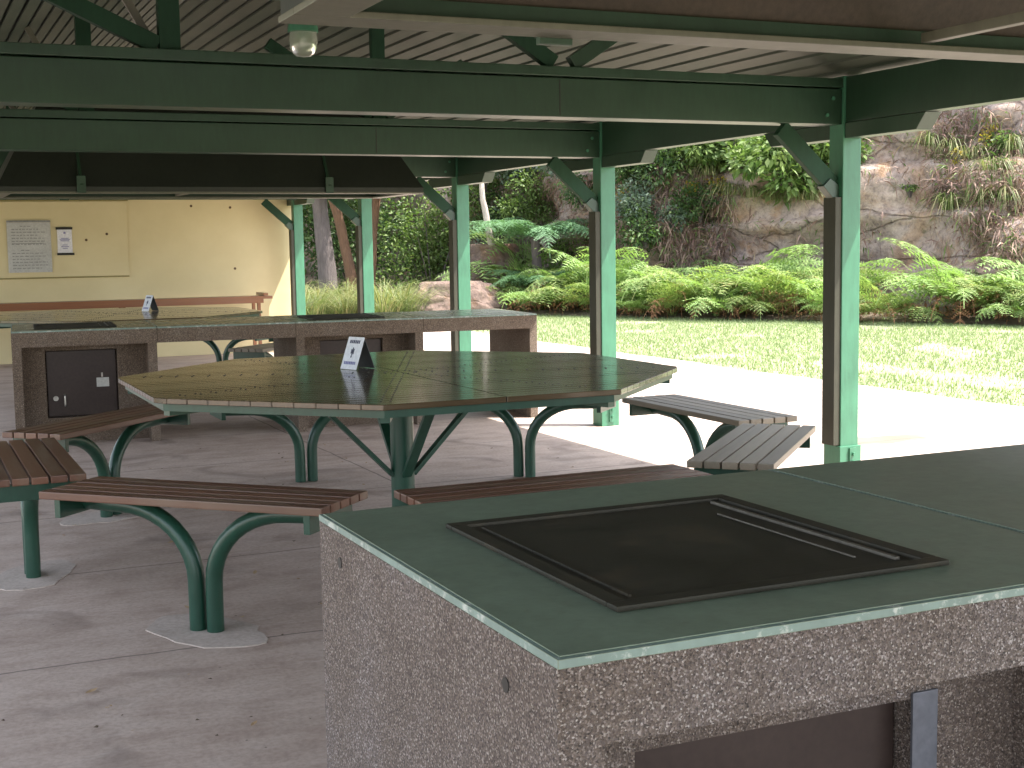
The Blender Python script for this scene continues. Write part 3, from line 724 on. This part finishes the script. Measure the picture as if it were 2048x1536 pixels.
# garden soil strip at the foot
mb = MB(); fr = [lsm(6+i*.8) for i in range(64)]; vs = []
for i, (p, d) in enumerate(fr):
    nrm = Vector((d.y, -d.x, 0)); nrm = nrm if nrm.dot(p) > 0 else -nrm
    a = p-nrm*(2.2+.35*noise.noise(Vector((i*.4, 0, 0)))); b = p+nrm*1.5
    if i < 16: a = p-nrm*(2.2+(16-i)*.9)
    vs += [(a.x, a.y, -.02), ((a.x*2+b.x)/3, (a.y*2+b.y)/3, .06), (b.x, b.y, .35)]
mb.add(vs, [f for i in range(63) for f in ((3*i, 3*i+3, 3*i+4, 3*i+1), (3*i+1, 3*i+4, 3*i+5, 3*i+2))])
tag(mb.build('garden_bed', SOIL), kind='structure')

# ------------------------------------------------------------------ plants
def leafcard(mb, p, d, L, w, droop=.2, mi=0, r=rnd):
    d = d.normalized(); s = d.cross(Vector((r.uniform(-1, 1), r.uniform(-1, 1), r.uniform(.2, 1))))
    if s.length < .01: s = Vector((1, 0, 0))
    s.normalize(); m = p+d*L*.5; e = p+d*L+Vector((0, 0, -droop*L))
    mb.add([p, m+s*w, e, m-s*w], [(0, 1, 2, 3)], mi)
def frond(mb, base_, az, elev, L, pin, n=17, droop=1.1, mi=0, r=rnd, fine=5):
    # arching rachis with paired, toothed pinnae
    p = Vector(base_); e = elev; st = L/n; pts = []; h = Vector((math.cos(az), math.sin(az), 0))
    for i in range(n+1):
        d = h*math.cos(e)+Vector((0, 0, math.sin(e))); pts.append((p.copy(), d)); p = p+d*st; e -= droop/n*(1+.6*i/n)
    sd = h.cross(Vector((0, 0, 1))).normalized()
    for i in range(n):
        a, b = pts[i][0], pts[i+1][0]; mb.add([a-sd*.004, a+sd*.004, b+sd*.003, b-sd*.003], [(0, 1, 2, 3)], mi)
    for i in range(3, n+1):
        t = i/n; pl = pin*math.sin(math.pi*min(1, (t*.92+.12))**.8)*(1.0-.35*t)
        q, d = pts[i]; up = sd.cross(d)
        for s in (-1, 1):
            dr = (sd*s+d*.45+Vector((0, 0, -.18))-up*0).normalized(); w = st*.62
            prev = q
            tilt = r.uniform(-.25, .25); dr = (dr+Vector((0, 0, tilt))).normalized(); nrm = dr.cross(d).normalized()
            for k in range(fine):
                f0 = (k+.3)/fine
                c0 = q+dr*pl*f0+Vector((0, 0, -.22*pl*f0*f0)); ll = pl*.40*(1-f0*.72)
                for g in (-1, 1):
                    ld = (d*g*.9+dr*.65+nrm*r.uniform(-.25, .25)).normalized(); wv = (dr+nrm*r.uniform(-.3, .3)).normalized()*min(pl/fine*.62, ll*.5)
                    mb.add([c0-wv*.4, c0+wv*.6, c0+ld*ll+wv*.2], [(0, 1, 2)], mi)
            e_ = q+dr*pl; mb.add([q-d*.004, q+d*.004, e_+Vector((0, 0, -.22*pl))], [(0, 1, 2)], mi)
def fern_mesh(seed, L=1.6, nf=15, mats=(L_FERN, L_DEAD), dead=5, up=1.05):
    r = random.Random(seed); mb = MB()
    for k in range(nf):
        az = 2*math.pi*(k+r.random()*.8)/nf; el = up*r.uniform(.62, 1.08); l = L*r.uniform(.5, 1.15)
        frond(mb, (.06*math.cos(az), .06*math.sin(az), 0), az, el, l, l*.34, 16, r.uniform(1.2, 2.0), 0, r, 7)
    dm = MB()
    for k in range(dead):
        az = 2*math.pi*r.random(); l = L*r.uniform(.4, .7)
        frond(dm, (.05*math.cos(az), .05*math.sin(az), .05), az, r.uniform(.6, 1.2), l, l*.2, 10, r.uniform(1.6, 2.6), 0, r, 5)
    return mb, dm
protos = []
for i in range(7):
    g, dd = fern_mesh(100+i, mats=None, nf=8+i % 4, up=1.30+.08*(i % 3), dead=16)
    def me_(mbx, nm, m):
        me = bpy.data.meshes.new(nm); me.from_pydata(mbx.v, [], mbx.f); me.materials.append(m); return me
    protos.append((me_(g, 'fern', L_FERN if i % 3 else L_FERNY), me_(dd, 'dead_fronds', L_DEAD), i % 3 == 0))
def put_fern(x, y, z, s, i, label, grp='ferns along the foot of the rock bank', dead=True):
    gm, dm, yel = protos[i % len(protos)]
    o = empty('fern', (x, y, z), rnd.uniform(0, 6.28)); o.scale = (s, s, s*rnd.uniform(.9, 1.1))
    for nm, me in (('fronds', gm),)+((('dead_fronds', dm),) if dead else ()):
        c = bpy.data.objects.new(nm, me); COL.objects.link(c); c.parent = o
    tag(o, label, 'fern', grp); return o
FL = [(10.9, 26.2), (11.4, 24.4), (12.2, 21.7), (14.1, 18.5), (15.5, 15.6), (17.2, 12.6), (18.5, 10)]
fc = [0]
for i in range(1, len(FL)): fc.append(fc[-1]+math.dist(FL[i], FL[i-1]))
def fl(u):
    i = 0
    while i < len(FL)-2 and fc[i+1] < u: i += 1
    t = (u-fc[i])/(fc[i+1]-fc[i]); return FL[i][0]+(FL[i+1][0]-FL[i][0])*t, FL[i][1]+(FL[i+1][1]-FL[i][1])*t
def proj(p):
    d = Vector(p)-EYE; z = d.dot(Fv); return 1024+F_PX*d.dot(Rv)/z, 768-F_PX*d.dot(Uv)/z
def sector(x):
    return ('left of the third post' if x < 900 else 'between the third and second posts' if x < 1200 else 'between the second and the closest post' if x < 1680 else 'right of the closest post')
u = .1; i = 0
while u < fc[-1]:
    for row in range(3):
        x, y = fl(min(u+rnd.uniform(-.25, .25), fc[-1]-.01)); k = row*.72+rnd.uniform(-.15, .2)
        x += .86*k+.15; y += .50*k
        px, py = proj((x, y, .3))
        if px > 2300: continue
        s = (.82, 1.15, 1.45)[row]*rnd.uniform(.75, 1.3)
        if rnd.random() < (.34, .22, .45)[row]: continue
        yel = protos[i % 7][2]
        lab = ('%s fern in the %s row, %s' % ('yellowing' if yel else 'bright green', ('front', 'middle', 'back')[row], sector(px)))
        put_fern(x, y, .03+.10*row, s, i, lab); i += 1
    u += .68
# tree fern
def tree_fern(x, y, h, L, label, n=13, seed=3):
    r = random.Random(seed); t = empty('tree_fern', (x, y, 0), label=label, cat='tree fern')
    mb = MB(); mb.tube([(0, 0, 0), (.03, 0, h*.5), (0, .02, h)], [.13, .11, .09], 10); mb.build('trunk', BARK, t, 0, True)
    mb = MB()
    for k in range(n):
        frond(mb, (0, 0, h), 2*math.pi*(k+.5*r.random())/n, r.uniform(.35, .8), L*r.uniform(.8, 1.1), L*.24, 24, r.uniform(.9, 1.4), 0, r, 8)
    mb.build('fronds', L_TFERN, t)
tree_fern(12.2, 25.6, 1.45, 2.2, 'tree fern with broad silvery green fronds left of the second post')
tree_fern(11.9, 24.9, .5, 1.6, 'low tree fern with drooping fronds under the taller tree fern', 11, 8)
# shrubs
def crown(mb, c, rad, n, leaf_, r, lumps=9, aspect=.30, droop=.25, up=.2):
    cs = []
    for k in range(lumps):
        v = Vector((r.gauss(0, 1), r.gauss(0, 1), r.gauss(0, 1))).normalized()*r.uniform(.25, .8)
        cs.append((Vector((v.x*rad[0], v.y*rad[1], v.z*rad[2]))+Vector(c), r.uniform(.30, .55)))
    for k in range(n):
        cc, q = cs[k % lumps]; v = Vector((r.gauss(0, 1), r.gauss(0, 1), r.gauss(0, 1))).normalized()
        p = cc+Vector((v.x*rad[0], v.y*rad[1], v.z*rad[2]))*q*(r.random()**.45)
        d = v+Vector((r.uniform(-.7, .7), r.uniform(-.7, .7), r.uniform(-.5, .6)+up))
        leafcard(mb, p, d, leaf_*r.uniform(.6, 1.3), leaf_*aspect*r.uniform(.6, 1.2), droop, 0, r)
def shrub(loc, rad, mat, n, leaf_, label, grp='shrubs on the rock bank', seed=0, stem=BARK, down=0.):
    r = random.Random(seed); s = empty('shrub', loc, label=label, cat='shrub', group=grp)
    mb = MB(); crown(mb, (0, 0, rad[2]*.4-down), rad, n, leaf_, r, 8+int(rad[0]*5)); mb.build('foliage', mat, s)
    mb = MB()
    for k in range(6):
        e = Vector((r.uniform(-.6, .6)*rad[0], r.uniform(-.6, .6)*rad[1], rad[2]*r.uniform(.2, .9)-down))
        mb.tube([(0, 0, -.15), e*.5+Vector((0, 0, .05)), e], [.025, .015, .006], 6)
    mb.build('stems', stem, s)
    return s
def shrub_at(px, py, rad, mat, n, leaf_, label, off=.15, seed=0, **k):
    p, nn = hit(px, py); d = (EYE-p).normalized(); return shrub(p+d*off, rad, mat, n, leaf_, label, seed=seed, **k)
SH = [
 (1565, 360, (.80, .6, .60), L_MID, 1500, .15, 'yellow-green long-leaved shrub spilling over the rock beside the closest post brace'),
 (1480, 330, (.72, .6, .58), L_MID, 1300, .14, 'yellow-green shrub high on the bank, left of the spilling shrub by the brace'),
 (1400, 290, (.6, .5, .45), L_MID, 900, .12, 'green shrub just beneath the eave beam between the second and closest posts'),
 (1320, 340, (.6, .5, .5), L_DARK, 900, .10, 'dark green shrub high on the bank right of the second post'),
 (1290, 420, (.45, .4, .35), L_SILV, 800, .09, 'silver-green shrub half way up the bank right of the second post'),
 (1345, 445, (.35, .35, .3), L_SILV, 600, .08, 'small silver-green bush above the ferns, right of the second post'),
 (1265, 350, (.45, .4, .4), L_DARK, 700, .09, 'dark shrub touching the second post on the upper bank'),
 (1135, 330, (.75, .6, .55), L_SILV, 1500, .10, 'pale silver shrub high between the third and second posts'),
 (1040, 350, (.75, .6, .6), L_SILV, 1500, .10, 'silvery bush high on the bank beside the third post'),
 (1165, 400, (.45, .4, .4), L_DARK, 800, .08, 'dark bush left of the second post above the tree fern'),
 (1060, 420, (.7, .6, .5), L_MID, 1200, .09, 'mid green bush above the tree fern, right of the third post'),
 (970, 400, (.8, .6, .7), L_MID, 1500, .09, 'leafy green bush behind the third post near the leaning pale trunk'),
 (1220, 300, (.6, .5, .5), L_MID, 1100, .10, 'green shrub above the second post, under the bolster end'),
 (1400, 430, (.42, .35, .35), L_DARK, 700, .08, 'dark green low shrub under the golden bushes, mid bank'),
 (1090, 300, (.6, .5, .5), L_DARK, 1100, .10, 'dark shrub right of the third post just below the eave beam'),
 (1000, 450, (.6, .5, .5), L_DARK, 1000, .09, 'dark shrub behind the thin pale leaning trunk'),
 (1290, 480, (.42, .4, .3), L_DARK, 700, .08, 'dark low bush just above the ferns right of the second post'),
 (1650, 300, (.55, .5, .45), L_MID, 900, .12, 'green shrub behind the brace of the closest post'),
 (1440, 375, (.25, .25, .22), L_GOLD, 220, .07, 'small golden-leaved bush under the green shrubs, mid bank'),
 (1385, 385, (.22, .22, .2), L_GOLD, 200, .07, 'small golden bush left of the other golden bush'),
 (1255, 400, (.2, .2, .18), L_GOLD, 160, .06, 'tiny golden bush beside the second post'),
 (1920, 322, (.17, .17, .16), L_GOLD, 160, .06, 'golden yellow tuft in a rock crack right of the closest post'),
 (1985, 285, (.25, .2, .25), L_GOLD, 200, .06, 'orange-gold tuft high on the rock near the right frame edge'),
 (2000, 300, (.4, .3, .35), L_MID, 420, .09, 'green tuft under the orange-gold tuft near the right frame edge'),
 (1820, 378, (.36, .15, .07), L_MID, 260, .05, 'bright mossy green strip on the rock ledge right of the closest post'),
]
for i, (px, py, rad, mat, n, lf, lab) in enumerate(SH):
    big = rad[0] > .4; fx = 1.6 if 1280 < px < 1680 else 1.35
    if big: rad = tuple(q*fx for q in rad); n = int(n*2.2)
    shrub_at(px, py, rad, mat, n, lf, lab, seed=i, off=.35 if big else .12)
# bushes filling the left background, in front of the bank
BG = [((9.9, 30.6, 0), (1.8, 1.2, 2.2), L_DARK, 7500, .11, 'dense dark bush behind the fourth post with a rounded crown'),
      ((11.3, 29.3, 0), (1.5, 1.0, 2.0), L_MID, 5200, .11, 'green bush between the fourth and third posts, above the boulder'),
      ((12.4, 28.0, 0), (1.0, .8, 1.3), L_SILV, 2800, .09, 'blue-green bush behind the third post above the pale boulder'),
      ((7.9, 31.5, 0), (1.7, 1.1, 2.6), L_DARK, 6500, .12, 'dark bush behind the tree trunks beside the wall end'),
      ((10.9, 32.4, 2.2), (2.4, 1.3, 2.0), L_SILV, 6500, .13, 'tall silvery bush rising behind the dark bushes'),
      ((8.6, 33.5, 2.6), (2.4, 1.3, 2.0), L_MID, 6500, .13, 'tall mid green bush rising behind the tree trunks'),
      ((13.3, 26.6, .2), (.9, .7, .8), L_DARK, 2200, .09, 'low dark bush in the shadow behind the tree fern')]
for i, (loc, rad, mat, n, lf, lab) in enumerate(BG):
    shrub(loc, rad, mat, n, lf, lab, grp='bushes beyond the far posts', seed=50+i, down=-rad[2]*.35)
# trees: trunks seen, crowns above
def tree(pts, rads, mat, crowns, label, leafm, seed):
    r = random.Random(seed); b = Vector(pts[0]); t = empty('tree', b, label=label, cat='tree', group='trees beyond the wall end')
    mb = MB(); P = []; RR = []
    for i in range(len(pts)-1):
        for k in range(6):
            f = k/6; p = Vector(pts[i]).lerp(Vector(pts[i+1]), f)-b; q = rads[i]+(rads[i+1]-rads[i])*f
            P.append(p+Vector((noise.noise(p*1.3), noise.noise(p*1.3+Vector((5, 0, 0))), 0))*.06); RR.append(q*(1+.12*noise.noise(p*3)))
    P.append(Vector(pts[-1])-b); RR.append(rads[-1]); mb.tube(P, RR, 14)
    for k in range(5):
        s = P[-2]; e = P[-1]+Vector((r.uniform(-1.6, 1.6), r.uniform(-1.2, 1.2), r.uniform(.3, 1.6)))
        mb.tube([s, (s+e)/2+Vector((0, 0, .2)), e], [rads[-1]*.6, rads[-1]*.4, .02], 7)
    mb.build('trunk', mat, t, 0, True)
    mb = MB()
    for c, rad, n in crowns: crown(mb, Vector(c)-b, rad, n, .14, r, 14)
    mb.build('crown', leafm, t)
tree([(8.35, 27.6, 0), (8.25, 27.7, 1.6), (8.15, 27.8, 3.2), (8.0, 28, 5)], [.22, .17, .15, .12], BARK, [((8, 28, 6.3), (2.6, 2.2, 1.8), 3800), ((8.3, 27.2, 3.1), (1.2, .7, .65), 2200)], 'thick grey-barked tree trunk just right of the wall end', L_DARK, 1)
tree([(9.25, 28.6, 0), (9.0, 28.7, 1.5), (8.65, 28.8, 3.2), (8.5, 29, 5.2)], [.13, .11, .10, .08], BARKO, [((8.7, 29, 6.2), (2.0, 2.0, 1.5), 2600)], 'slim orange-brown trunk leaning left behind the fourth post', L_DARK, 2)
tree([(9.65, 28.9, 0), (9.75, 28.9, 1.5), (9.95, 28.9, 3.2), (10.2, 29, 5.0)], [.12, .10, .09, .07], BARKO, [((10.3, 29.2, 6.0), (2.0, 1.8, 1.5), 2600), ((9.9, 28.2, 3.0), (1.0, .7, .5), 1500)], 'slim orange-brown trunk on the right side of the fourth post', L_MID, 3)
tree([(11.95, 26.9, .2), (11.75, 26.9, 1.3), (11.55, 26.9, 2.3), (11.6, 27.0, 3.6)], [.10, .08, .06, .04], BARKP, [((11.5, 27.2, 3.9), (1.3, 1.1, .8), 1500)], 'thin pale leaning trunk between the third and second posts', L_SILV, 4)
tree([(7.35, 29.5, 0), (7.3, 29.5, 2), (7.1, 29.6, 4.2)], [.17, .14, .1], BARK, [((7.1, 29.8, 5.4), (1.8, 1.6, 1.4), 2200)], 'dark thin trunk between the wall end and the thick grey tree', L_DARK, 5)
# boulders
def boulder(loc, rad, label, seed, flat=.5):
    bm = bmesh.new(); bmesh.ops.create_icosphere(bm, subdivisions=5, radius=1)
    for v in bm.verts:
        p = v.co.copy(); q = p*1.1+Vector((seed, 0, 0)); d = 1+.30*noise.noise(q)+.12*noise.noise(q*2.6)+.04*noise.noise(q*8)
        v.co = Vector((p.x*rad[0]*d, p.y*rad[1]*d, min(p.z*d, .82)*rad[2]))
        l = v.co.z/rad[2]*3; v.co.x *= 1-.06*((l-math.floor(l))**4); v.co.y *= 1-.06*((l-math.floor(l))**4)
    me = bpy.data.meshes.new('boulder'); bm.to_mesh(me); bm.free(); me.materials.append(ROCKB)
    me.polygons.foreach_set('use_smooth', [True]*len(me.polygons))
    o = bpy.data.objects.new('boulder', me); COL.objects.link(o); o.location = loc; tag(o, label, 'rock', 'boulders by the far posts')
boulder((10.2, 25.2, .02), (1.08, .6, .74), 'low wide pinkish sandstone boulder on the lawn behind the third post', 2.3)
boulder((11.95, 27.3, .5), (.75, .7, 1.05), 'tall dark brown rock behind the pale boulder, right of the third post', 5.1)
boulder((11.35, 25.9, .0), (.35, .3, .22), 'small brown rock at the right end of the pale boulder', 8.4)
# tufts of long grass
def tuft(loc, n, h, label, grp, seed, mat=L_LONG, spread=.3, hang=False):
    r = random.Random(seed); mb = MB()
    for k in range(n):
        a = r.uniform(0, 6.28); q = spread*r.random(); p = Vector((q*math.cos(a), q*math.sin(a), 0)); L = h*r.uniform(.5, 1.15)
        d = Vector((math.cos(a)*r.uniform(.1, .6), math.sin(a)*r.uniform(.1, .6), 1)).normalized()
        w = .006+.006*r.random(); s = Vector((-math.sin(a), math.cos(a), 0))*w; e = 1.
        pts = [p]
        for j in range(4):
            pts.append(pts[-1]+d*L/4); d = (d+Vector((math.cos(a)*.35, math.sin(a)*.35, -.45 if not hang else -1.1))).normalized()
        for j in range(4):
            w0, w1 = 1-j/4.2, 1-(j+1)/4.2; mb.add([pts[j]-s*w0, pts[j]+s*w0, pts[j+1]+s*w1, pts[j+1]-s*w1], [(0, 1, 2, 3)])
    o = mb.build('grass_tuft', mat, loc=loc); tag(o, label, 'grass tuft', grp)
i = 0
for x, y in [(6.6, 23.6), (7.1, 24.4), (7.5, 23.9), (7.9, 24.9), (8.3, 24.2), (8.7, 25.0), (8.6, 23.9), (6.2, 24.9), (7.0, 25.6), (7.7, 26.2), (8.4, 26.6), (9.1, 26.4), (6.3, 26.0), (6.9, 26.9), (8.0, 23.3)]:
    px, _ = proj((x, y, .3)); i += 1
    tuft((x, y, -.02), 260, 1.05+.5*rnd.random(), 'tall straw-tipped grass tuft %s' % ('between the wall end and the fourth post' if px < 730 else 'right of the fourth post, before the bushes'), 'long grass tufts before the trees', i, spread=.4)
for px, py in [(1500, 395), (1545, 400), (1460, 390), (1590, 395), (1860, 290), (1900, 300), (1945, 315), (1985, 340), (2020, 300), (1960, 400), (2010, 400), (1900, 420), (1620, 400), (1420, 350)]:
    p, _ = hit(px, py); d = (EYE-p).normalized(); i += 1
    tuft(p+d*.08, 90, .75+.4*rnd.random(), 'pale grass hanging down the rock face %s' % ('left of the closest post' if px < 1700 else 'right of the closest post'), 'grass hanging on the rock', i, spread=.22, hang=True)
# dry scrub and creepers clinging to the bank: uncountable
mb = MB(); r = random.Random(5)
for k in range(26000):
    px = r.choice((r.uniform(940, 1460), r.uniform(1220, 1470), r.uniform(940, 2060), r.uniform(1860, 2060), r.uniform(600, 1420))); py = r.uniform(190, 600)
    d = pray(px, py); h = bvh.ray_cast(EYE, d)
    if h[0] is None: continue
    p = h[0]
    g = noise.noise(Vector((p.x*.55, p.y*.55, p.z*.9+3)))
    if g < (.02 if px > 1450 else -.35) and r.random() < .9: continue
    out = (EYE-p).normalized(); p = p+out*r.uniform(.0, .30)
    dd = Vector((r.uniform(-1, 1), r.uniform(-1, 1), r.uniform(-1.4, .5)))
    leafcard(mb, p, dd, r.uniform(.08, .34), r.uniform(.005, .018), .3, 0 if r.random() < .8 else 1, r)
tag(mb.build('dry_scrub', [L_SCRUB, L_MID]), 'tangle of dry creepers and twigs clinging to the rock bank', 'scrub', kind='stuff')
# low undergrowth and litter along the bed
mb = MB(); r = random.Random(6)
for k in range(9000):
    u_ = r.uniform(8, 44); p, d = lsm(u_); nrm = Vector((d.y, -d.x, 0)); nrm = nrm if nrm.dot(p) > 0 else -nrm
    q = p-nrm*r.uniform(-.5, 2.1 if u_ > 22 else 6); q.z = .03+r.random()*.12
    leafcard(mb, q, Vector((r.uniform(-1, 1), r.uniform(-1, 1), r.uniform(-.1, .9))), r.uniform(.05, .14), r.uniform(.01, .03), .1, 0 if r.random() < .65 else 1, r)
tag(mb.build('leaf_litter', [L_DEAD, L_DARK]), 'brown leaf litter and low growth under the ferns', 'leaf litter', kind='stuff')
# lawn blades
mb = MB(); r = random.Random(9)
N = 0
while N < 60000:
    y = 5+22*r.random()**1.0; x = r.uniform(7.95, 17.5)
    px, py = proj((x, y, 0))
    if px > 2120 or px < 560: continue
    lim = 0
    # keep to the lawn: in front of the fern line
    j = 0; inside = True
    for (ax, ay), (bx, by) in zip(FL[:-1], FL[1:]):
        if min(ay, by) <= y <= max(ay, by):
            xl = ax+(bx-ax)*(y-ay)/(by-ay); inside = x < xl+.25
    if not inside: continue
    if noise.noise(Vector((x*.9, y*.7, 0))) > .33 and r.random() < .8: N += 1; continue
    N += 1
    d = Vector((r.uniform(-.7, .7), r.uniform(-.7, .7), 1)); a = r.uniform(0, 3.14); w = r.uniform(.004, .009); L = r.uniform(.025, .065)
    b_ = Vector((x, y, -.036)); s = Vector((math.cos(a)*w, math.sin(a)*w, 0)); mb.add([b_-s, b_+s, b_+d.normalized()*L], [(0, 1, 2)])
tag(mb.build('lawn', L_LAWN), 'sunlit patchy lawn between the paving and the ferns', 'lawn', kind='stuff')

# ------------------------------------------------------------------ light
SUNV = Vector((.857*math.cos(R(61.6)), -.515*math.cos(R(61.6)), math.sin(R(61.6)))).normalized()
sl = bpy.data.lights.new('sun', 'SUN'); so = bpy.data.objects.new('sun', sl); COL.objects.link(so)
sl.energy = 2.8; sl.angle = R(.5); sl.color = (1, .955, .88)
so.rotation_euler = SUNV.to_track_quat('Z', 'Y').to_euler()
w = bpy.data.worlds.new('World'); S.world = w; w.use_nodes = True; nt = w.node_tree
bg = nt.nodes['Background']; sk = nt.nodes.new('ShaderNodeTexSky'); sk.sky_type = 'NISHITA'; sk.sun_disc = False
sk.sun_elevation = R(61.6); sk.sun_rotation = math.atan2(SUNV.x, SUNV.y); sk.dust_density = 2.
hs = nt.nodes.new('ShaderNodeHueSaturation'); hs.inputs['Saturation'].default_value = .45
nt.links.new(sk.outputs[0], hs.inputs['Color']); nt.links.new(hs.outputs[0], bg.inputs[0]); bg.inputs[1].default_value = .15
S.view_settings.view_transform = 'Standard'; S.view_settings.look = 'None'; S.view_settings.gamma = 1
S.view_settings.exposure = 2.45
S.render.engine = 'CYCLES'; S.cycles.max_bounces = 8; S.cycles.diffuse_bounces = 5
